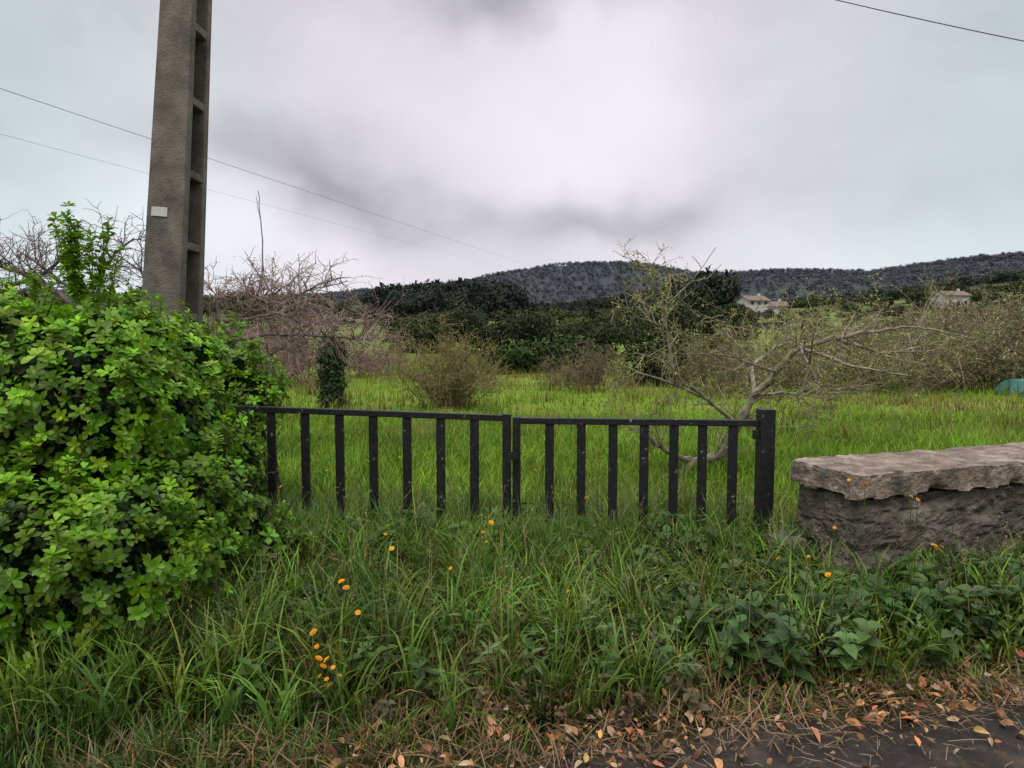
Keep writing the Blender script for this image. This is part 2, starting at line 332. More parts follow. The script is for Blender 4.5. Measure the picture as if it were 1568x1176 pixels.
def scatter_w(T,P,smin,smax,col,tilt=.25,v=.22):
    n=len(P); ax=np.c_[rng.normal(0,tilt,(n,2)),np.ones(n)]
    return bake(T,P,frames(ax,rng.uniform(0,6.3,n)),rng.uniform(smin,smax,n),jit(col,n,v,.10))
P1=zone(1300,.7,4.6,2.7,4.3,lambda x,y:(edge_d(x,y)>.25)&not_wall(x,y)&(rng.random(len(x))<np.clip((x-.6)/1.4,0,1)))
P2=zone(800,-3.0,1.5,2.6,4.9,lambda x,y:edge_d(x,y)>.35)
P3=zone(130,.6,2.2,3.2,4.2,not_wall)
P4=zone(90,-.9,.9,2.5,3.3,lambda x,y:edge_d(x,y)>.1)
P5=zone(260,-1.9,1.9,4.1,4.9); P6=zone(700,-2.6,4,2.8,5,lambda x,y:(edge_d(x,y)>.3)&not_wall(x,y))
parts=[scatter_w(WT,P1,.12,.40,(.068,.130,.028),v=.3),scatter_w(WT,P2,.10,.30,(.068,.125,.024),v=.3),scatter_w(WB,P3,.16,.30,(.10,.19,.05)),scatter_w(WT,P4,.10,.22,(.14,.105,.045)),scatter_w(WT,P5,.2,.44,(.075,.14,.027)),scatter_w(WF,P6,.15,.44,(.10,.155,.04),.35)]
V,Fq,C=merge(parts); mk('weeds',V,Fq,M_leaf,C,smooth=True)

# dry leaves
LD=[leaf_t(((0,.15),(.3,.9),(.65,.8),(1,.05)),.3,f,c_) for f,c_ in ((.5,.5),(.9,-.3),(.2,.7))]
n=2400; s_=rng.uniform(-.9,4,n); o_=np.abs(rng.normal(0,.15,n))*np.where(rng.random(n)<.5,-1,1)+.02
Q=e0[None]+s_[:,None]*ed+o_[:,None]*en; k=(rng.random(n)<np.clip(.2+.55*np.sin(s_*2.3+1)**2,0,1)); Q=Q[k]; n=len(Q)
P=np.c_[Q,.052+rng.uniform(0,.035,n)]; ax=np.c_[rng.normal(0,.6,(n,2)),np.ones(n)]
C0=jit((.32,.15,.065),n,.5,.14); g=rng.random(n)<.25; C0[g]=jit((.44,.30,.18),g.sum(),.2,.05)
V,Fq,C=bake(LD,P,frames(ax,rng.uniform(0,6.3,n)),rng.uniform(.015,.062,n)*rng.uniform(.7,1,n),C0); mk('fallen_leaves',V,Fq,M_dry,C,smooth=True)
n=380; s_=rng.uniform(-.3,3,n); Q=e0[None]+s_[:,None]*ed+rng.normal(-.08,.17,n)[:,None]*en; a=rng.uniform(0,3.14,n); l=rng.uniform(.02,.14,n)
t=np.linspace(-.5,.5,4); P=np.zeros((n,4,3)); P[:,:,0]=Q[:,0:1]+np.cos(a)[:,None]*l[:,None]*t; P[:,:,1]=Q[:,1:2]+np.sin(a)[:,None]*l[:,None]*t; P[:,:,2]=.06+rng.uniform(0,.015,(n,4))
V,Fq=tubes(P,np.full((n,4),.0016),4); mk('twig_litter',V,Fq,M_bark,jit((.20,.15,.10),len(V),.2,.03))

# yellow flowers
spots=[(500,1010,2.6),(485,990,2.62),(520,1035,2.55),(505,1050,2.5),(490,1035,2.55),(515,1000,2.6),(480,968,2.7),(523,890,3.1),(655,900,3.1),(740,815,3.7),(745,830,3.6),(735,790,3.8),(820,720,4.9),(835,690,5.2),(898,762,4.2),(590,818,3.8),(600,840,3.7),(1278,808,3.4),(1192,855,3.5),(1268,880,3.1),(1300,735,3.55),(1405,765,3.4),(1430,835,3.0),(1443,838,3.0),(1462,788,3.3),(1325,742,3.5),(1238,852,3.3),(430,745,4.5),(500,720,5.6),(612,700,6),(668,722,5.6),(920,700,6),(548,938,2.9),(870,905,3.1),(530,900,3.0),(720,815,3.7),(1395,760,3.42),(495,1020,2.6),(510,1022,2.58),(500,1040,2.55),(488,1008,2.6),(1437,842,3.0),(752,800,3.7),(560,850,3.5),(690,870,3.3)]
cent=[];stem=[]
for px,py,dp in spots:
    cpt=from_px(px,py,dp); cpt[2]=max(cpt[2],.06); cent.append(cpt)
    g=np.array([cpt[0]+random.uniform(-.05,.05),cpt[1]+random.uniform(-.03,.06),0]); stem.append(np.linspace(g,cpt,6))
cent=np.array(cent); n=len(cent)
pl=[];LV,LF,LS=leaf_t(((0,.35),(.5,.9),(.85,1),(1,.6)),.22,.1,.15)
for ring in range(2):
    for q in range(11):
        a=q*6.283/11+ring*.28; e=.25+ring*.45; sc=1-.3*ring; ca,sa,ce,se=math.cos(a),math.sin(a),math.cos(e),math.sin(e)
        Rm=np.array([[ca*ce,-sa,-ca*se],[sa*ce,ca,-sa*se],[se,0,ce]]); pl.append((LV*sc@Rm.T,LF,LS))
V,Fq,S_=[],[],[];o=0
for a_,b_,c_ in pl: V.append(a_);Fq.append(b_+o);S_.append(c_);o+=len(a_)
FT=(np.concatenate(V),np.concatenate(Fq),np.concatenate(S_))
ax=np.c_[rng.normal(0,.7,n),rng.normal(-.3,.5,n),np.ones(n)]
V,Fq,C=bake([FT],cent,frames(ax,rng.uniform(0,6,n)),rng.uniform(.008,.018,n),jit((.85,.38,.01),n,.12,.05))
fe=empty('yellow_wildflowers'); mk('petals',V,Fq,M_petal,C,smooth=True,parent=fe)
V,Fq=tubes(np.array(stem),np.full((n,6),.0018),4); mk('stems',V,Fq,M_grass,jit((.09,.14,.03),len(V),.1,.03),parent=fe)

# ---------------------------------------------------------------- broadleaf shrub (left)
def lb(px,py,dp,rx,ry,rz): return (from_px(px,py,dp),np.array([rx,ry,rz],float))
lobes=[lb(90,625,3.7,.70,.6,.58),lb(235,650,4.1,.44,.5,.50),lb(385,610,5.5,.30,.22,.26),lb(340,570,5.6,.35,.25,.35),lb(345,715,5.35,.34,.2,.45),lb(80,860,3.15,.66,.5,.45),lb(250,790,3.7,.42,.4,.40),
 lb(350,815,4.05,.30,.3,.22),lb(-160,700,3.6,.8,.8,.85),lb(20,540,3.6,.35,.35,.30),lb(190,535,3.9,.35,.35,.26),lb(290,550,4.3,.2,.2,.22),lb(425,840,4.0,.20,.2,.12),lb(330,690,4.4,.16,.15,.22)]
RT=[rosette(8,s) for s in range(5)]
P,nn=lobe_pts(lobes,7000,.70,1.10,.68,.17)
ok=P[:,2]>.12; P=P[ok];nn=nn[ok]; n=len(P)
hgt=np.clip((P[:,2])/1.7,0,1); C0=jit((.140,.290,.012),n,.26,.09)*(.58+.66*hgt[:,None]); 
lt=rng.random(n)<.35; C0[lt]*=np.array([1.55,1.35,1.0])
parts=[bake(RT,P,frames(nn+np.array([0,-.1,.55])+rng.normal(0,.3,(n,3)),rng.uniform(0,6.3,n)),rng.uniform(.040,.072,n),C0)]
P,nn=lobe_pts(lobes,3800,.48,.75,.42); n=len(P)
parts.append(bake(RT,P,frames(nn+rng.normal(0,.5,(n,3)),rng.uniform(0,6.3,n)),rng.uniform(.05,.075,n),jit((.028,.060,.007),n,.2,.08)))  # inner rosettes coloured dark, painting in the shade inside the shrub
P,nn=lobe_pts(lobes,280,.95,1.0,.95); shootp=[]; RP=[];RA=[]
def shoot(q,d,l):
    pts=[q]; 
    for s_ in range(5): d=norm(d+rng.normal(0,.08,3)+np.array([0,0,.12])); pts.append(pts[-1]+d*l/5)
    shootp.append(np.array(pts)); m_=max(2,int(l/.03))
    for t in np.linspace(.15,1,m_):
        i_=min(int(t*5),4); RP.append(pts[i_]+(pts[i_+1]-pts[i_])*(t*5-i_)+rng.normal(0,.008,3)); RA.append(d+rng.normal(0,.5,3)*(1-t*.7))
for q,w in zip(P,nn):
    if q[2]>.4: shoot(q,norm(w+np.array([0,0,.7])),rng.uniform(.07,.26))
for px,py,dp,l in [(132,470,3.7,.58),(120,455,3.72,.42),(140,450,3.68,.40),(150,470,3.7,.35),(112,470,3.7,.28),(125,480,3.7,.5),(395,570,5.4,.3),(410,580,5.4,.2),(385,580,5.4,.26),(435,600,5.4,.16),(20,450,3.7,.12),(335,520,5.2,.12),(275,500,4.1,.14),(200,470,3.9,.12),(420,625,5.4,.18),(60,460,3.6,.14)]:
    for _ in range(2): shoot(from_px(px,py,dp)+rng.normal(0,.02,3),np.array([rng.normal(0,.08),rng.normal(0,.08),1.]),l*rng.uniform(.85,1.05))
RP=np.array(RP);RA=np.array(RA); n=len(RP)
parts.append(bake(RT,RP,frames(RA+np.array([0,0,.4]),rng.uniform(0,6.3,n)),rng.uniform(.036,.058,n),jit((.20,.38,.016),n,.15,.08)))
V,Fq,C=merge(parts)
be=empty('broadleaf_shrub'); mk('leaves',V,Fq,M_leaf,C,smooth=True,parent=be)
SP=np.array(shootp); V1,F1=tubes(SP,np.linspace(1,.5,6)[None]*np.full((len(SP),1),.004),4); pr=[(V1,F1,jit((.12,.15,.04),len(V1),.1,.03))]
mains=[]
for c_,r_ in lobes:
    for _ in range(4):
        b_=np.array([c_[0]*.95+rng.normal(0,.15),c_[1]+.1+rng.normal(0,.12),0]); mains.append(([b_,(b_+c_)/2+rng.normal(0,.06,3),c_+rng.normal(0,.15,3)*r_],.022,.008))
p_,_e=grow(mains,[.35,.22],[6,5],[.006,.003],[.4,.3],(.09,.07,.05),(.08,.07,.04)); V,Fq,C=merge(pr+p_); mk('stems',V,Fq,M_bark,C,parent=be)

# ---------------------------------------------------------------- concrete utility pole
M_conc=surf('pole_concrete_mat',[(.085,.070,.060),(.15,.125,.108),(.225,.19,.165)],5,.92,.8,70,detail=12,dist=.010,stain=(2.2,(.055,.05,.045),.53,.72))
def box(V,Fl,p0,p1,q0,q1=None):
    o=len(V); (x0,y0,x1,y1,z0)=p0; (a0,b0,a1,b1,z1)=q0
    V+=[(x0,y0,z0),(x1,y0,z0),(x1,y1,z0),(x0,y1,z0),(a0,b0,z1),(a1,b0,z1),(a1,b1,z1),(a0,b1,z1)]
    Fl+=[(o,o+3,o+2,o+1),(o+4,o+5,o+6,o+7),(o,o+1,o+5,o+4),(o+1,o+2,o+6,o+5),(o+2,o+3,o+7,o+6),(o+3,o,o+4,o+7)]
ptop=9.0
def sc_(z): return 1.04-.070*z
V=[];Fl=[]; hw=.165; hd=.215
def pb(x0,y0,x1,y1,z0,z1):
    a=sc_(z0);b_=sc_(z1); box(V,Fl,(x0*a,y0*a,x1*a,y1*a,z0),None,(x0*b_,y0*b_,x1*b_,y1*b_,z1))
pb(-hw,-hd,hw,-hd+.10,0,ptop); pb(-hw,hd-.09,hw,hd,0,ptop); pb(-.025,-hd+.101,.025,hd-.091,0,ptop)
zl=.12
while zl<ptop-.3:
    for sx in (-1,1):
        x0,x1=(.027,hw-.006) if sx>0 else (-hw+.006,-.027)
        pb(x0,-hd+.102,x1,hd-.092,zl,zl+.06)
    zl+=.555
pole_b=from_px(265,470,5.25); top_=from_px(281,0,5.2)
lean=math.atan((top_[0]-pole_b[0])/(top_[2]-pole_b[2]))
pe=empty('concrete_utility_pole',(pole_b[0]-math.tan(lean)*pole_b[2],5.25,-.02)); pe.rotation_euler=(0,lean,0)
ob=mk('shaft',np.array(V),np.array(Fl),M_conc,parent=pe); 
bv=ob.modifiers.new('bev','BEVEL'); bv.width=.008; bv.segments=2; bv.limit_method='ANGLE'; bv.angle_limit=math.radians(50)
M_lab=surf('label_mat',[(.40,.40,.39),(.55,.55,.53)],20,.6,.1)
V=[];Fl=[]; lz=2.60; k_=sc_(lz); box(V,Fl,(-.10,-hd*k_-.010,.02,-hd*k_+.01,lz-.035),None,(-.10,-hd*k_-.006,.02,-hd*k_+.01,lz+.035))
mk('number_plate',np.array(V),np.array(Fl),M_lab,parent=pe)
# ---------------------------------------------------------------- gate
m_g,nt,out=newmat('black_gate_paint'); 
tc=N(nt,'ShaderNodeTexCoord'); no=N(nt,'ShaderNodeTexNoise'); no.inputs['Scale'].default_value=30; no.inputs['Detail'].default_value=8; nt.links.new(tc.outputs['Object'],no.inputs['Vector'])
cr=N(nt,'ShaderNodeValToRGB'); e=cr.color_ramp.elements; e[0].position=.3;e[0].color=(.006,.006,.007,1); e[1].position=.62;e[1].color=(.015,.015,.017,1)
x=e.new(.68); x.color=(.05,.035,.03,1); x=e.new(.715); x.color=(.26,.25,.26,1); nt.links.new(no.outputs['Fac'],cr.inputs[0])
p=N(nt,'ShaderNodeBsdfPrincipled'); p.inputs['Roughness'].default_value=.5; p.inputs['Specular IOR Level'].default_value=.3; nt.links.new(cr.outputs[0],p.inputs['Base Color']); nt.links.new(p.outputs[0],out.inputs[0])
def bar(V,Fl,p0,p1,w,d,side):
    p0=np.array(p0,float);p1=np.array(p1,float); t=norm(p1-p0); s1=np.array(side,float); s1=norm(s1-t*s1.dot(t)); s2=np.cross(t,s1); o=len(V)
    for q in (p0,p1):
        for a,b_ in ((-1,-1),(1,-1),(1,1),(-1,1)): V.append(tuple(q+s1*a*w/2+s2*b_*d/2))
    Fl+=[(o,o+3,o+2,o+1),(o+4,o+5,o+6,o+7),(o,o+1,o+5,o+4),(o+1,o+2,o+6,o+5),(o+2,o+3,o+7,o+6),(o+3,o,o+4,o+7)]
ge=empty('metal_gate')
def leaf_panel(name,A,B,xs,stiles,zb=.14):
    V=[];Fl=[]; A=np.array(A);B=np.array(B); dirv=B-A; hd_=norm(np.array([dirv[0],dirv[1],0])); up=np.array([0,0,1.])
    bar(V,Fl,A,B,.044,.048,up)
    A2=A.copy();B2=B.copy();A2[2]=zb;B2[2]=zb-.02; bar(V,Fl,A2,B2,.05,.044,up)
    def atpx(px):
        k=(px-CXP)/F; t=(k*A[1]-A[0])/((B[0]-A[0])-k*(B[1]-A[1])); return A+(B-A)*t
    for px in xs:
        q=atpx(px); bar(V,Fl,(q[0],q[1],q[2]-.023),(q[0],q[1],zb+.026),.062,.030,hd_)
    for px,w,ex in stiles:
        q=atpx(px); bar(V,Fl,(q[0],q[1],q[2]+ex),(q[0],q[1],.03),w,.058,hd_)
    ob=mk(name,np.array(V),np.array(Fl),m_g,parent=ge); b=ob.modifiers.new('b','BEVEL'); b.width=.004; b.segments=2
GL=from_px(352,625,4.98); GM1=from_px(772,640,4.62); GM2=from_px(795,644,4.60); GR=from_px(1161,648,4.47)
leaf_panel('left_leaf',GL,GM1,[413,465,518,570,622,674,726],[(776,.055,.030),(356,.05,.0)])
leaf_panel('right_leaf',GM2,GR,[842,891,940,988,1034,1078,1125],[(791,.055,.026)])
V=[];Fl=[]; q=from_px(1173,628,4.46); bar(V,Fl,(q[0],q[1],q[2]),(q[0],q[1],-.05),.10,.10,(1,0,0)); bar(V,Fl,(q[0],q[1],q[2]+.001),(q[0],q[1],q[2]+.008),.106,.106,(1,0,0))
for zz in (.95,.3): bar(V,Fl,(q[0]-.075,q[1]-.02,zz-.03),(q[0]-.075,q[1]-.02,zz+.03),.035,.035,(1,0,0))
ob=mk('hinge_post',np.array(V),np.array(Fl),m_g,parent=ge); b=ob.modifiers.new('b','BEVEL'); b.width=.004; b.segments=2
V=[];Fl=[]; q=from_px(340,622,5.0); bar(V,Fl,(q[0],q[1],q[2]+.02),(q[0],q[1],-.05),.09,.09,(1,0,0)); mk('hinge_post_rear',np.array(V),np.array(Fl),m_g,parent=ge)
V=[];Fl=[]; q=from_px(784,655,4.55); bar(V,Fl,(q[0]-.04,q[1]-.02,.80),(q[0]+.04,q[1]-.02,.80),.03,.02,(0,0,1)); bar(V,Fl,(q[0],q[1]-.035,.76),(q[0],q[1]-.035,.80),.04,.018,(1,0,0)); mk('latch',np.array(V),np.array(Fl),m_g,parent=ge)

# ---------------------------------------------------------------- stone wall
from mathutils import noise as mn, Vector
def rough_box(name,L,W,z0,z1,org,res,amp,mat,parent,holes=(),amp2=None,chip=.6):
    nx=max(2,int(L/res));ny=max(2,int(W/res));nz=max(2,int((z1-z0)/res)); idx={};V=[];Fl=[]
    def vid(i,j,k):
        key=(i,j,k)
        if key in idx: return idx[key]
        a=L*i/nx; b_=W*j/ny; c_=z0+(z1-z0)*k/nz
        nrm=np.array([(-1 if i==0 else 1 if i==nx else 0),(-1 if j==0 else 1 if j==ny else 0),(-1 if k==0 else 1 if k==nz else 0)],float)
        nr_=np.count_nonzero(nrm); nrm/=np.linalg.norm(nrm); q=Vector((a,b_,c_))
        dsp=amp*(mn.fractal(q*5,1,2,5)*1.0+.5*mn.noise(q*22))
        if amp2:
            dist=mn.voronoi(Vector((a*4.2+.5*mn.noise(q*3),b_*4.2+3,c_*7.0+.7*mn.noise(q*4+Vector((5,1,2))))))[0]; dsp-=amp2*max(0,1-(dist[1]-dist[0])*7)
        for (ha,hc,hr,hdp) in holes:
            if j==0: dsp-=hdp*math.exp(-((a-ha)**2/(hr*1.7)**2+(c_-hc)**2/hr**2))
        if nr_>1: dsp-=amp*chip*max(0,mn.noise(q*9)*3+.3)
        p=np.array([a,b_,c_])+nrm*dsp
        w=org[:2]+wd*p[0]+wn*p[1]; V.append((w[0],w[1],p[2])); idx[key]=len(V)-1; return idx[key]
    for i in range(nx):
        for j in range(ny):
            Fl.append((vid(i,j,nz),vid(i+1,j,nz),vid(i+1,j+1,nz),vid(i,j+1,nz)))
        for k in range(nz):
            Fl.append((vid(i,0,k),vid(i+1,0,k),vid(i+1,0,k+1),vid(i,0,k+1))); Fl.append((vid(i+1,ny,k),vid(i,ny,k),vid(i,ny,k+1),vid(i+1,ny,k+1)))
    for j in range(ny):
        for k in range(nz):
            Fl.append((vid(0,j+1,k),vid(0,j,k),vid(0,j,k+1),vid(0,j+1,k+1))); Fl.append((vid(nx,j,k),vid(nx,j+1,k),vid(nx,j+1,k+1),vid(nx,j,k+1)))
    return mk(name,np.array(V),np.array(Fl),mat,smooth=False,parent=parent)
we=empty('stone_wall')
M_cap=surf('wall_cap_mat',[(.10,.072,.056),(.25,.185,.147),(.42,.33,.27)],9,.95,1.0,60,dist=.02,detail=14,stain=(6,(.085,.075,.058),.47,.66))
M_st=surf('wall_stone_mat',[(.04,.032,.026),(.125,.10,.082),(.25,.21,.175)],5,.95,1.0,45,detail=12,dist=.03,stain=(3.5,(.065,.065,.045),.48,.66))
rough_box('coping',4.0,.57,.672,.818,wallA,.015,.015,M_cap,we,holes=[(.62,.68,.035,.08),(1.25,.69,.02,.04)],chip=1.6)
rough_box('rubble_body',3.9,.50,-.1,.668,wallA+.035*wd+.035*wn,.018,.020,M_st,we,holes=[(.60,.64,.045,.12),(.2,.35,.03,.05),(1.0,.5,.04,.05),(1.3,.3,.03,.05)],amp2=.016)
rough_box('broken_stub',.17,.25,-.1,.34,wallA-.19*wd+.35*wn,.018,.02,M_st,we,amp2=.015)
q=from_px(203,972,3.05); rb=empty('concrete_block')
rough_box('block',.17,.2,-.03,.24,np.array([q[0]-.09,q[1]]),.02,.006,surf('block_mat',[(.08,.065,.05),(.14,.115,.09)],8,.95,.8,50),rb)

# ---------------------------------------------------------------- bare trees
def tree(name,mains,lens,dens,rads,up,cA,cB,leaf=None,**kw):
    pr,ends=grow(mains,lens,dens,rads,up,cA,cB,**kw); e_=empty(name)
    V,Fq,C=merge(pr); mk('branches',V,Fq,M_bark,C,smooth=True,parent=e_)
    if leaf:
        V,Fq,C=small_leaves(ends,*leaf); mk('buds_and_leaves',V,Fq,M_leaf,C,parent=e_)
    return ends
gr=lambda px,dp: np.array([(px-CXP)/F*dp,dp,float(terr((px-CXP)/F*dp,dp))-.03])
tree('apple_tree',[
 ([gr(1040,7.6),from_px(1062,708,7.6),from_px(1108,693,7.5),from_px(1130,650,7.4),from_px(1155,605,7.3)],.066,.045),
 ([from_px(1155,605,7.3),from_px(1190,570,7.1),from_px(1225,530,6.9),from_px(1275,518,6.8),from_px(1340,508,6.7)],.045,.018),
 ([from_px(1155,605,7.3),from_px(1150,560,7.6),from_px(1190,530,8.0),from_px(1250,510,8.2),from_px(1320,500,8.3)],.028,.008),
 ([from_px(1225,530,6.9),from_px(1300,560,6.6),from_px(1390,575,6.5)],.024,.007),
 ([from_px(1275,518,6.8),from_px(1350,540,7.2),from_px(1460,535,7.4)],.020,.006),
 ([from_px(1062,708,7.6),from_px(1020,690,7.5),from_px(985,662,7.4)],.04,.02),
 ([from_px(1130,650,7.4),from_px(1080,610,7.2),from_px(1040,590,7.0),from_px(975,570,6.9)],.024,.009),
 ([from_px(1080,610,7.2),from_px(1030,570,7.0),from_px(1024,530,7.1),from_px(1018,480,7.1),from_px(1022,450,7.1)],.024,.009),
 ([from_px(1018,500,7.1),from_px(990,490,7.1),from_px(965,485,7.2)],.009,.0035),
 ([from_px(1155,605,7.3),from_px(1230,600,7.8),from_px(1330,590,8.0)],.024,.008),
 ([from_px(1225,530,6.9),from_px(1240,560,6.4),from_px(1260,600,6.2)],.012,.005),
 ([from_px(1340,508,6.7),from_px(1380,500,6.7),from_px(1440,505,6.8)],.016,.005),
 ([from_px(1190,570,7.1),from_px(1130,550,6.6),from_px(1100,530,6.5)],.018,.006)],
 [.48,.34,.19],[9,8.5,8],[.0085,.0052,.0037],[.25,.12,.05],(.23,.195,.15),(.26,.21,.13),leaf=(10000,.024,(.30,.32,.08)),wig=.14,tmin=.25,
 bare=[([from_px(1018,470,7.1),from_px(1060,430,7.1),from_px(1097,378,7.1)],.008,.003),([from_px(1040,455,7.1),from_px(1032,430,7.1),from_px(1026,408,7.1)],.006,.003),([from_px(1060,432,7.1),from_px(1085,425,7.1),from_px(1105,405,7.1)],.006,.003),([from_px(1075,410,7.1),from_px(1068,400,7.1),from_px(1060,392,7.1)],.005,.003)])
tree('bare_tree',[
 ([gr(-60,8),from_px(-20,500,8),from_px(10,440,8),from_px(60,425,8),from_px(110,380,8)],.07,.012),
 ([from_px(120,470,7.8),from_px(60,430,7.8),from_px(0,405,7.7),from_px(-60,390,7.6)],.04,.015),
 ([gr(190,8),from_px(180,520,8),from_px(150,450,8),from_px(170,395,8),from_px(205,365,8)],.06,.01),
 ([from_px(150,460,8),from_px(90,430,8.2),from_px(40,390,8.3)],.03,.008),
 ([from_px(180,520,8),from_px(230,450,8.3),from_px(215,410,8.4)],.03,.008)],
 [.46,.34,.2],[11,10,9],[.0095,.0058,.0042],[.25,.12,.08],(.12,.10,.10),(.21,.145,.145),wig=.2,leaf=(900,.02,(.2,.17,.08)),tmin=.3)
tree('fruit_tree',[
 ([gr(345,8.6),from_px(350,560,8.6),from_px(370,490,8.5),from_px(395,450,8.4),from_px(403,410,8.3)],.05,.010),
 ([from_px(360,520,8.5),from_px(335,490,8.5),from_px(330,440,8.5)],.035,.008),
 ([from_px(370,490,8.5),from_px(440,460,8.2),from_px(480,440,8.0),from_px(520,425,7.9)],.03,.006),
 ([from_px(360,520,8.5),from_px(430,510,8.0),from_px(500,515,7.8),from_px(565,520,7.6)],.03,.008),
 ([from_px(370,490,8.5),from_px(400,460,8.2),from_px(450,430,8.1)],.025,.006),
 ([from_px(370,490,8.5),from_px(420,480,7.9),from_px(470,470,7.7)],.025,.006),
 ([from_px(350,560,8.5),from_px(420,540,8.8),from_px(480,500,9)],.03,.007)],
 [.44,.32,.2],[12,11,10],[.0085,.0058,.0042],[.2,.12,.05],(.18,.14,.13),(.32,.215,.205),leaf=(2600,.02,(.26,.20,.10)),wig=.2,tmin=.3,
 bare=[([from_px(403,410,8.3),from_px(401,350,8.3),from_px(395,292,8.3)],.009,.004),([from_px(400,340,8.3),from_px(396,322,8.3),from_px(392,300,8.3)],.004,.003)])
e_=empty('ivy_covered_stump'); b0=gr(507,15); 
V,Fq=tubes(resample([b0,b0+[0.02,0,.9],b0+[0,0,1.75]],8)[None],np.full((1,8),.14),10); mk('trunk',V,Fq,M_bark,jit((.12,.10,.08),len(V),.1,.03),parent=e_)
lob=[(b0+[dx_,0,z_],np.array([.30,.30,.34])) for z_,dx_ in ((.25,0),(.6,.02),(.95,-.02),(1.2,.02),(1.4,0))]
P,nn=lobe_pts(lob,4200,.6,1.12,.6,.12); n=len(P); V,Fq,C=bake([LQ],P,frames(nn+rng.normal(0,.5,(n,3))+[0,0,.3],rng.uniform(0,6.3,n)),rng.uniform(.06,.10,n),jit((.032,.062,.016),n,.3,.1)); mk('ivy_leaves',V,Fq,M_leaf,C,parent=e_)
pr,_=grow([([b0+[0,0,1.5],b0+[rng.normal(0,.12),rng.normal(0,.1),2.2]],.05,.02) for _ in range(3)],[.4,.25],[6,7],[.010,.006],[.4,.3],(.26,.21,.18),(.24,.18,.15)); V,Fq,C=merge(pr); mk('cut_branches',V,Fq,M_bark,C,parent=e_)

def shrub(name,px,dp,w,h,ns,cA,cB,leaf,bs=.35):
    b=gr(px,dp); mains=[]
    for _ in range(ns):
        a=rng.uniform(0,6.28); k=rng.uniform(.0,1)**.6; 
        b1=b+np.array([math.cos(a+rng.normal(0,.8))*w/2*k*bs*rng.uniform(.3,1.3),math.sin(a)*w/2*k*bs,0])
        e1=b+np.array([math.cos(a)*w/2*k,math.sin(a)*w/2*k,h*(1-.45*k*k)*rng.uniform(.45,1.05)])
        md=(b1+e1)/2+np.array([rng.normal(0,.08*w),rng.normal(0,.08*w),h*.12]); mains.append(([b1,md,e1],.010*h/1.5,.004*h/1.5))
    s=h/2.0
    tree(name,mains,[.5*s,.3*s],[7/s,6/s],[.0055*max(s,.8)*(dp/13),.0040*max(s,.8)*(dp/13)],[.3,.2],cA,cB,leaf=leaf,sidesm=4,wig=.25)
shrub('willow_shrub',688,15,2.9,2.0,75,(.19,.145,.085),(.22,.18,.065),(6000,.038,(.22,.23,.05)),.3)
shrub('bramble_shrub',900,20,3.0,1.5,50,(.18,.12,.085),(.22,.155,.10),(3500,.05,(.14,.14,.05)),.7)
for px,dp,w_,h_,c_ in [(1230,21,5,2.2,(.19,.18,.055)),(1330,20,5,2.4,(.23,.22,.06)),(1430,22,6,2.7,(.22,.22,.06)),(1530,20,6,2.9,(.38,.38,.13)),(1640,19,6,3.0,(.36,.36,.13)),(1480,28,7,3.3,(.32,.32,.11))]:
    shrub('hazel_shrub',px,dp,w_,h_,75,(.19,.15,.105),(.23,.18,.115),(6500,.06,c_),.8)
shrub('bare_shrub',1110,19,4,2.0,50,(.17,.125,.085),(.21,.16,.09),(3500,.045,(.18,.18,.05)),.7)
shrub('bare_shrub',420,22,6,2.6,60,(.20,.13,.115),(.27,.17,.15),(900,.04,(.17,.14,.06)),.7)
shrub('bare_shrub',575,27,4,2.2,40,(.20,.13,.115),(.25,.17,.14),(900,.05,(.17,.15,.06)),.7)
shrub('bare_shrub',330,17,5,2.2,60,(.19,.13,.115),(.26,.17,.16),(900,.03,(.17,.14,.06)),.7)
shrub('bare_shrub',60,14,6,2.2,70,(.12,.10,.09),(.17,.12,.12),(1200,.03,(.09,.10,.04)),.7)

def bush(name,px,dp,w,h,n,size,col,nl=7):
    b=gr(px,dp); lob=[]
    for _ in range(nl): 
        lob.append((b+np.array([rng.uniform(-.35,.35)*w,rng.uniform(-.2,.2)*w,h*rng.uniform(.2,.68)]),np.array([w*.24,w*.2,h*.3])*rng.uniform(.75,1.2)))
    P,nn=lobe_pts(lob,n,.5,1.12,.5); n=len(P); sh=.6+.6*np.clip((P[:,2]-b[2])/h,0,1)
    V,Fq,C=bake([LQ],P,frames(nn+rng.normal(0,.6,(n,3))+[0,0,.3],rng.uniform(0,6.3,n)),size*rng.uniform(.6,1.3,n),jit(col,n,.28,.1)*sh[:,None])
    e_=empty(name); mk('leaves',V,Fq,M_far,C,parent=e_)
    mains=[([b,b+np.array([0,0,h*.3]),l[0]],.03*h/2,.012*h/2) for l in lob]; pr,_=grow(mains,[h*.2],[3],[.006],[.3],(.08,.06,.05),(.08,.06,.05)); V,Fq,C=merge(pr); mk('branches',V,Fq,M_bark,C,parent=e_)
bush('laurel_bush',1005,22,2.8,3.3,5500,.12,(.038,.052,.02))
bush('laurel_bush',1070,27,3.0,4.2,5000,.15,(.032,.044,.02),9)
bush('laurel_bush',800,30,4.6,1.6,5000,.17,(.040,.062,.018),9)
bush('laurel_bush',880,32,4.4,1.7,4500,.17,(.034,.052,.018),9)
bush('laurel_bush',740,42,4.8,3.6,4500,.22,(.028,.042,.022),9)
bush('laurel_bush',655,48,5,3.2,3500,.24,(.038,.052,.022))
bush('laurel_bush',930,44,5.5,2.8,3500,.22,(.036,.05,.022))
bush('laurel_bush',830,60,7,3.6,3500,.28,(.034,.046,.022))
bush('laurel_bush',-40,13,3,2.3,3500,.09,(.05,.07,.02))

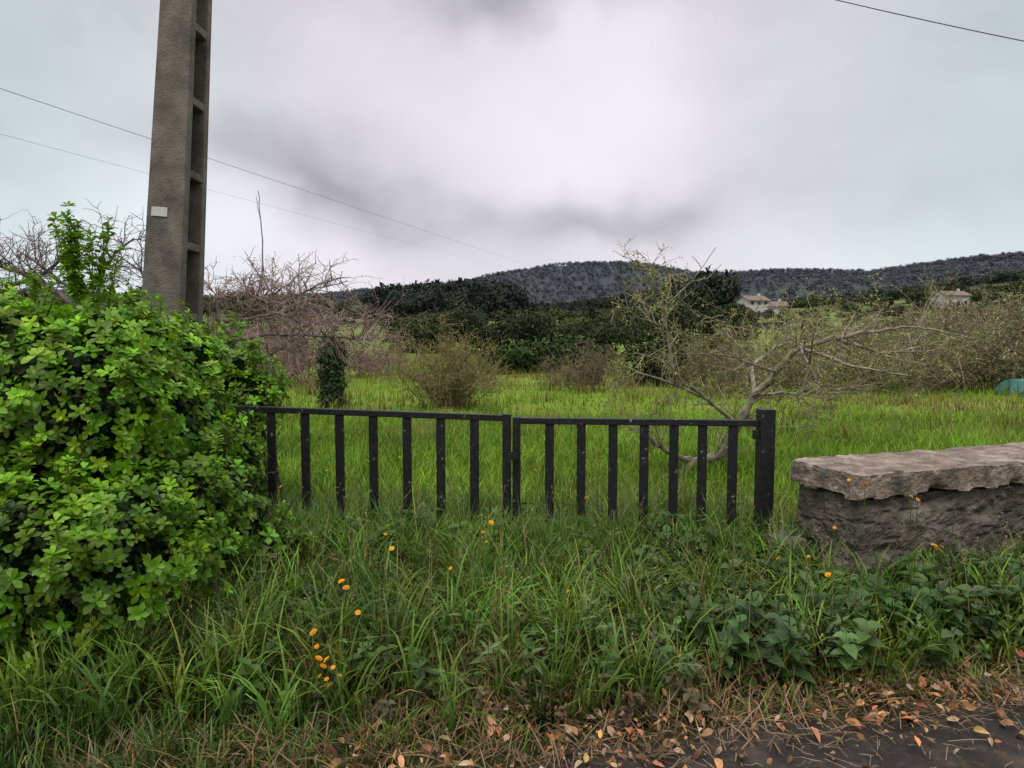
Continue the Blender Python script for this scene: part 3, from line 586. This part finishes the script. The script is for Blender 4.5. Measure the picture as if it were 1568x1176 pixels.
# ---------------------------------------------------------------- distant trees (instanced)
def crown(seed,kind,n=260):
    r=np.random.default_rng(seed); lob=[]
    if kind=='round':
        for _ in range(8): lob.append((np.array([r.uniform(-.28,.28),r.uniform(-.28,.28),r.uniform(.3,.78)]),np.array([.2,.2,.17])*r.uniform(.7,1.25)))
    elif kind=='tall':
        for i in range(9): lob.append((np.array([r.uniform(-.13,.13),r.uniform(-.13,.13),.3+.62*i/8]),np.array([.16,.16,.11])*r.uniform(.6,1.2)*(1.15-.5*i/8)))
    else:
        for _ in range(9): lob.append((np.array([r.uniform(-.6,.6),r.uniform(-.5,.5),r.uniform(.1,.6)]),np.array([.3,.3,.28])*r.uniform(.7,1.25)))
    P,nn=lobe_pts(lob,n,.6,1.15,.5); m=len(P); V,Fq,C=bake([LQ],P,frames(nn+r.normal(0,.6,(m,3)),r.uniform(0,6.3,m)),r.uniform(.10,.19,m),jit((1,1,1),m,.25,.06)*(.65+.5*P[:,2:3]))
    V1,F1=tubes(resample([(0,0,-.05),(.01,0,.4),(0,.01,.8)],5)[None],np.linspace(.022,.008,5)[None],5); return V,Fq,C,V1,F1
def variants(prefix,kinds,cols):
    cl=bpy.data.collections.new(prefix+'_variants')
    for s,k in enumerate(kinds):
        col=cols[s%len(cols)]
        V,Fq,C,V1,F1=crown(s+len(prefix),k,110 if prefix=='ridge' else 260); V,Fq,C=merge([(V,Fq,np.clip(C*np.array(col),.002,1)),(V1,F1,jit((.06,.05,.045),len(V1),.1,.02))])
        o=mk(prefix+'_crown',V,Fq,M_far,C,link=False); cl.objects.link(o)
    return cl
def instancer(name,P,S,col,):
    me=bpy.data.meshes.new(name); me.vertices.add(len(P)); me.vertices.foreach_set('co',np.asarray(P,np.float32).ravel())
    a=me.attributes.new('scl','FLOAT_VECTOR','POINT'); a.data.foreach_set('vector',np.asarray(S,np.float32).ravel())
    a=me.attributes.new('rot','FLOAT_VECTOR','POINT'); R=np.zeros((len(P),3),np.float32); R[:,2]=rng.uniform(0,6.28,len(P)); a.data.foreach_set('vector',R.ravel())
    ob=bpy.data.objects.new(name,me); scene.collection.objects.link(ob)
    g=bpy.data.node_groups.new(name+'_gn','GeometryNodeTree'); g.interface.new_socket('Geometry',in_out='INPUT',socket_type='NodeSocketGeometry'); g.interface.new_socket('Geometry',in_out='OUTPUT',socket_type='NodeSocketGeometry')
    gi=g.nodes.new('NodeGroupInput');go=g.nodes.new('NodeGroupOutput'); ci=g.nodes.new('GeometryNodeCollectionInfo'); ci.inputs['Collection'].default_value=col; ci.inputs['Separate Children'].default_value=True; ci.inputs['Reset Children'].default_value=True
    ip=g.nodes.new('GeometryNodeInstanceOnPoints'); ip.inputs['Pick Instance'].default_value=True
    def na(nm):
        x=g.nodes.new('GeometryNodeInputNamedAttribute'); x.data_type='FLOAT_VECTOR'; x.inputs['Name'].default_value=nm; return x.outputs[0]
    g.links.new(gi.outputs[0],ip.inputs['Points']); g.links.new(ci.outputs[0],ip.inputs['Instance']); g.links.new(na('scl'),ip.inputs['Scale']); g.links.new(na('rot'),ip.inputs['Rotation']); g.links.new(ip.outputs[0],go.inputs[0])
    mo=ob.modifiers.new('inst','NODES'); mo.node_group=g; return ob
def polar(n,px0,px1,r0,r1):
    px=rng.uniform(px0,px1,n); r=np.sqrt(rng.uniform(r0*r0,r1*r1,n)); k=(px-CXP)/F; y=r/np.sqrt(1+k*k); x=y*k; return px,x,y,r
c_mid=variants('forest',['tall','round','tall','round'],[(.036,.044,.038),(.048,.058,.045)])  # dark greens raised slightly, a little distance haze in the colour
c_bush=variants('scrub',['low','low','round','low','round'],[(.06,.074,.03),(.10,.09,.05),(.046,.06,.028),(.095,.12,.036)])
c_far=variants('ridge',['round','tall','round'],[(.125,.137,.152),(.140,.152,.163)])  # pale bluish crowns: aerial haze painted into the leaf colour
c_spur=variants('spur',['round','low','round'],[(.085,.10,.08),(.11,.115,.085)])
px,x,y,r=polar(900,545,1110,290,430)
targ=np.interp(px,[545,570,600,700,780,792,850,950,1000,1040,1100,1110],[466,446,436,430,433,462,464,452,442,430,424,462])
z=terr(x,y); hmax=(EYE+y*(520-targ)/F)-z; h=np.clip(hmax,3.5,22)*rng.uniform(.62,1.06,len(px)); P_=[np.stack([x,y,z],1)]; S_=[np.stack([h*.75,h*.75,h],1)]
px,x,y,r=polar(170,575,800,210,300); h=rng.uniform(5,12,len(px)); P_.append(np.stack([x,y,terr(x,y)],1)); S_.append(np.stack([h*.8,h*.8,h],1))
px,x,y,r=polar(60,1030,1110,210,300); h=rng.uniform(9,16,len(px)); P_.append(np.stack([x,y,terr(x,y)],1)); S_.append(np.stack([h*.7,h*.7,h],1))
instancer('forest_trees',np.concatenate(P_),np.concatenate(S_),c_mid)
P_=[];S_=[]
for n,a,b_,r0,r1,h0,h1 in [(130,600,1150,60,140,1.2,3.6),(210,560,1150,140,290,1.8,5.5),(150,1110,1900,90,260,1.5,4.5),(330,1110,1900,260,600,3,8),(420,-600,560,150,420,4,9),(60,-500,420,40,120,1.5,4)]:
    px,x,y,r=polar(n,a,b_,r0,r1); h=rng.uniform(h0,h1,n); P_.append(np.stack([x,y,terr(x,y)],1)); S_.append(np.stack([h,h,h*.85],1))
instancer('hillside_scrub',np.concatenate(P_),np.concatenate(S_),c_bush)
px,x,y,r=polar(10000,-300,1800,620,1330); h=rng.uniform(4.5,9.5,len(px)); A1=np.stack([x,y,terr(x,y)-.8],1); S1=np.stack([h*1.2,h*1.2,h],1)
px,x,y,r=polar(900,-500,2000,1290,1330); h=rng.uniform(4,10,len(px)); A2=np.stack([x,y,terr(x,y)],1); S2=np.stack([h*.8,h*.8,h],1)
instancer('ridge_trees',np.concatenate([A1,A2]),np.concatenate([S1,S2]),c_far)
px,x,y,r=polar(1100,1180,2000,480,720); ok=np.sin(x*.03)*np.sin(y*.025+1)>-.35; px,x,y=px[ok],x[ok],y[ok]; h=rng.uniform(5,9,len(px))
instancer('hillside_woodland',np.stack([x,y,terr(x,y)],1),np.stack([h,h,h],1),c_spur)

# ---------------------------------------------------------------- farmhouses
M_w=surf('white_render_mat',[(.40,.38,.35),(.55,.53,.50)],1,.9,.1); M_r=surf('roof_tile_mat',[(.14,.10,.085),(.22,.15,.125)],1.5,.9,.4); M_k=surf('window_mat',[(.02,.02,.025),(.04,.04,.05)],1,.3,0)
def house(px,r,w,d,h,rot,name='farmhouse'):
    k=(px-CXP)/F; y=r/math.sqrt(1+k*k); x=y*k; e_=empty(name,(x,y,float(terr(x,y))-.2)); e_.rotation_euler=(0,0,rot)
    V=[];Fl=[]; box(V,Fl,(-w/2,-d/2,w/2,d/2,0),None,(-w/2,-d/2,w/2,d/2,h)); rh=d*.22
    o=len(V); V+=[(-w/2,-d/2,h),(-w/2,d/2,h),(-w/2,0,h+rh),(w/2,-d/2,h),(w/2,d/2,h),(w/2,0,h+rh)]
    mk('walls',np.array(V),[np.array(Fl),np.array([(o,o+2,o+1),(o+3,o+4,o+5)])],M_w,parent=e_)
    V=[];Fl=[]
    for s in (-1,1):
        o=len(V); 
        for xx in (-w/2-.4,w/2+.4):
            V+=[(xx,s*(d/2+.5),h-.15),(xx,0,h+rh+.08),(xx,0,h+rh+.28),(xx,s*(d/2+.5),h+.05)]
        Fl+=[(o,o+1,o+2,o+3),(o+4,o+7,o+6,o+5),(o,o+4,o+5,o+1),(o+3,o+2,o+6,o+7),(o,o+3,o+7,o+4)]
    mk('roof',np.array(V),np.array(Fl),M_r,parent=e_)
    V=[];Fl=[]
    for fx in (-.33,0,.33):
        for fz in ([1.3,4.0] if h>5 else [1.2]):
            if fx==0 and fz<2: box(V,Fl,(-.5,-d/2-.04,.5,-d/2+.05,.05),None,(-.5,-d/2-.04,.5,-d/2+.05,2.2))
            else: box(V,Fl,(fx*w-.5,-d/2-.04,fx*w+.5,-d/2+.05,fz),None,(fx*w-.5,-d/2-.04,fx*w+.5,-d/2+.05,min(fz+1.1,h-.3)))
    mk('windows_and_door',np.array(V),np.array(Fl),M_k,parent=e_)
    V=[];Fl=[]; box(V,Fl,(w*.25,-.3,w*.25+.7,.3,h+rh*.6),None,(w*.25,-.3,w*.25+.7,.3,h+rh+1)); mk('chimney',np.array(V),np.array(Fl),M_w,parent=e_)
house(1150,205,7,6,5.2,.3); house(1178,208,8,6,3.6,-.2); house(1452,255,8,6,4.0,.1)
b=gr(1576,18); e_=empty('polytunnel_tent',tuple(b))
V=[];na=10
for xx in np.linspace(0,2.2,6):
    for a in np.linspace(0,math.pi,na): V.append((xx-.35,-.8*math.cos(a),.5*math.sin(a)+.012*math.sin(xx*9)))
Fl=[(i*na+j,(i+1)*na+j,(i+1)*na+j+1,i*na+j+1) for i in range(5) for j in range(na-1)]
mk('cover',np.array(V),np.array(Fl),surf('tarp_mat',[(.12,.42,.40),(.3,.6,.56)],5,.5,.2),smooth=True,parent=e_)
V2=[(-.35,-.8*math.cos(a),.5*math.sin(a)) for a in np.linspace(0,math.pi,na)]
mk('end_flap',np.array(V2),[np.array([list(range(na))])],bpy.data.materials['tarp_mat'],parent=e_)

# ---------------------------------------------------------------- overhead wires
M_wire=surf('wire_mat',[(.06,.06,.06),(.10,.10,.10)],3,.6,0)
def wire(a,b_,sag,r,k=60):
    t=np.linspace(0,1,k)[:,None]; P=a[None]*(1-t)+b_[None]*t; P[:,2]-=(sag*4*t*(1-t))[:,0]; V,Fq=tubes(P[None],np.full((1,k),r),5); return V,Fq
we_=empty('overhead_power_lines')
for a,b_,sg,rd in [(from_px(-300,35,9),from_px(880,430,260),0.0,.0056),(from_px(-300,125,12),from_px(880,440,260),0.0,.0034),(from_px(1100,-45,9),from_px(1800,108,7),.05,.006)]:
    V,Fq=wire(a,b_,sg,rd); mk('cable',V,Fq,M_wire,parent=we_)

# ---------------------------------------------------------------- world
w=bpy.data.worlds.new('World'); scene.world=w; w.use_nodes=True; nt=w.node_tree; nt.nodes.clear()
out=nt.nodes.new('ShaderNodeOutputWorld')
SE,SA=58,200
sky=nt.nodes.new('ShaderNodeTexSky'); sky.sky_type='NISHITA'; sky.sun_disc=False; sky.sun_elevation=math.radians(SE); sky.sun_rotation=math.radians(SA)
bg1=nt.nodes.new('ShaderNodeBackground'); bg1.inputs[1].default_value=.1; nt.links.new(sky.outputs[0],bg1.inputs[0])
tc=nt.nodes.new('ShaderNodeTexCoord'); Dv=tc.outputs['Generated']
def vm(op,a,b=None,sc=None):
    n=N(nt,'ShaderNodeVectorMath',operation=op)
    for i_,q in enumerate((a,b)):
        if q is None: continue
        if isinstance(q,tuple): n.inputs[i_].default_value=q
        else: nt.links.new(q,n.inputs[i_])
    if sc is not None:
        if isinstance(sc,(int,float)): n.inputs['Scale'].default_value=sc
        else: nt.links.new(sc,n.inputs['Scale'])
    return n
def ma(op,a,b):
    n=N(nt,'ShaderNodeMath',operation=op)
    for i_,q in enumerate((a,b)):
        if isinstance(q,(int,float)): n.inputs[i_].default_value=q
        else: nt.links.new(q,n.inputs[i_])
    return n.outputs[0]
def wn_(scale,det,src,rough=.55):
    n=N(nt,'ShaderNodeTexNoise'); n.inputs['Scale'].default_value=scale; n.inputs['Detail'].default_value=det; n.inputs['Roughness'].default_value=rough; nt.links.new(src,n.inputs['Vector']); return n
sepn=N(nt,'ShaderNodeSeparateXYZ'); nt.links.new(Dv,sepn.inputs[0])
wp=wn_(2.6,4,Dv); off=vm('SCALE',vm('SUBTRACT',wp.outputs['Color'],(.5,.5,.5)).outputs[0],sc=.28).outputs[0]; DW=vm('ADD',Dv,off).outputs[0]
st=vm('MULTIPLY',DW,(1,1,2.0)).outputs[0]
lum=ma('ADD',.55,ma('MULTIPLY',ma('SUBTRACT',wn_(3.0,7,st,.5).outputs['Fac'],.5),.75))
def blob(px,py,rx,rz,amt):
    global lum
    q=from_px(px,py,1.0)-np.array([0,0,EYE]); q=q/np.linalg.norm(q)
    s=vm('MULTIPLY',vm('SUBTRACT',DW,tuple(q)).outputs[0],(1/rx,1/max(rx,rz),1/rz)); l=vm('LENGTH',s.outputs[0]).outputs['Value']
    mr=N(nt,'ShaderNodeMapRange'); mr.interpolation_type='SMOOTHERSTEP'; mr.inputs['From Min'].default_value=1.15; mr.inputs['From Max'].default_value=0; mr.inputs['To Min'].default_value=0; mr.inputs['To Max'].default_value=amt
    nt.links.new(l,mr.inputs['Value']); lum=ma('ADD',lum,mr.outputs[0])
for b_ in [(860,185,.30,.15,.60),(980,70,.18,.12,.22),(370,320,.22,.10,.55),(560,110,.20,.12,.18),(1250,230,.4,.2,.20),(230,150,.25,.16,.18),
           (450,215,.26,.08,-.24),(610,300,.19,.07,-.22),(890,325,.22,.055,-.34),(780,15,.26,.06,-.20),(90,40,.22,.12,-.16),(1500,180,.25,.2,-.08),(1120,320,.25,.06,-.08)]: blob(*b_)
hz=N(nt,'ShaderNodeMapRange'); hz.interpolation_type='SMOOTHSTEP'; hz.inputs['From Min'].default_value=.22; hz.inputs['From Max'].default_value=.05; hz.inputs['To Min'].default_value=0; hz.inputs['To Max'].default_value=.35; nt.links.new(sepn.outputs[2],hz.inputs['Value'])
lum=ma('ADD',lum,hz.outputs[0])
lum=ma('MAXIMUM',lum,.26)
ex=ma('POWER',2.718,ma('MULTIPLY',lum,-1.8)); lum=ma('MULTIPLY',ma('SUBTRACT',1.0,ex),1.05)
ax_=N(nt,'ShaderNodeMath',operation='ABSOLUTE'); nt.links.new(sepn.outputs[0],ax_.inputs[0])
mr=N(nt,'ShaderNodeMapRange'); mr.interpolation_type='SMOOTHSTEP'; mr.inputs['From Min'].default_value=.25; mr.inputs['From Max'].default_value=.6; nt.links.new(ax_.outputs[0],mr.inputs['Value'])
mx=N(nt,'ShaderNodeMix',data_type='RGBA'); nt.links.new(mr.outputs[0],mx.inputs[0]); mx.inputs[6].default_value=(1.0,.965,1.04,1); mx.inputs[7].default_value=(.90,.995,1.04,1)
zb=N(nt,'ShaderNodeMapRange'); zb.interpolation_type='SMOOTHSTEP'; zb.inputs['From Min'].default_value=.5; zb.inputs['From Max'].default_value=.9; zb.inputs['To Min'].default_value=1; zb.inputs['To Max'].default_value=3.2; nt.links.new(sepn.outputs[2],zb.inputs['Value'])
colv=vm('SCALE',mx.outputs[2],sc=ma('MULTIPLY',lum,zb.outputs[0])).outputs[0]
bg2=nt.nodes.new('ShaderNodeBackground'); nt.links.new(colv,bg2.inputs[0]); bg2.inputs[1].default_value=1
ms=nt.nodes.new('ShaderNodeMixShader'); ms.inputs[0].default_value=.95; nt.links.new(bg1.outputs[0],ms.inputs[1]); nt.links.new(bg2.outputs[0],ms.inputs[2]); nt.links.new(ms.outputs[0],out.inputs[0])
sl=bpy.data.lights.new('sun','SUN'); sl.energy=1.5; sl.angle=math.radians(15); sl.color=(1,.97,.90); so=bpy.data.objects.new('sun',sl); scene.collection.objects.link(so)
a=math.radians(SA); e=math.radians(SE); dv=Vector((math.sin(a)*math.cos(e),math.cos(a)*math.cos(e),math.sin(e))); so.rotation_euler=dv.to_track_quat('Z','Y').to_euler()
# ---------------------------------------------------------------- camera
cd=bpy.data.cameras.new('camera'); co=bpy.data.objects.new('camera',cd); scene.collection.objects.link(co); co.location=(0,0,EYE); co.rotation_euler=(math.pi/2-PITCH,0,0)
cd.sensor_width=36; cd.lens=36*F/1568; cd.clip_end=8000; cd.clip_start=.05; scene.camera=co
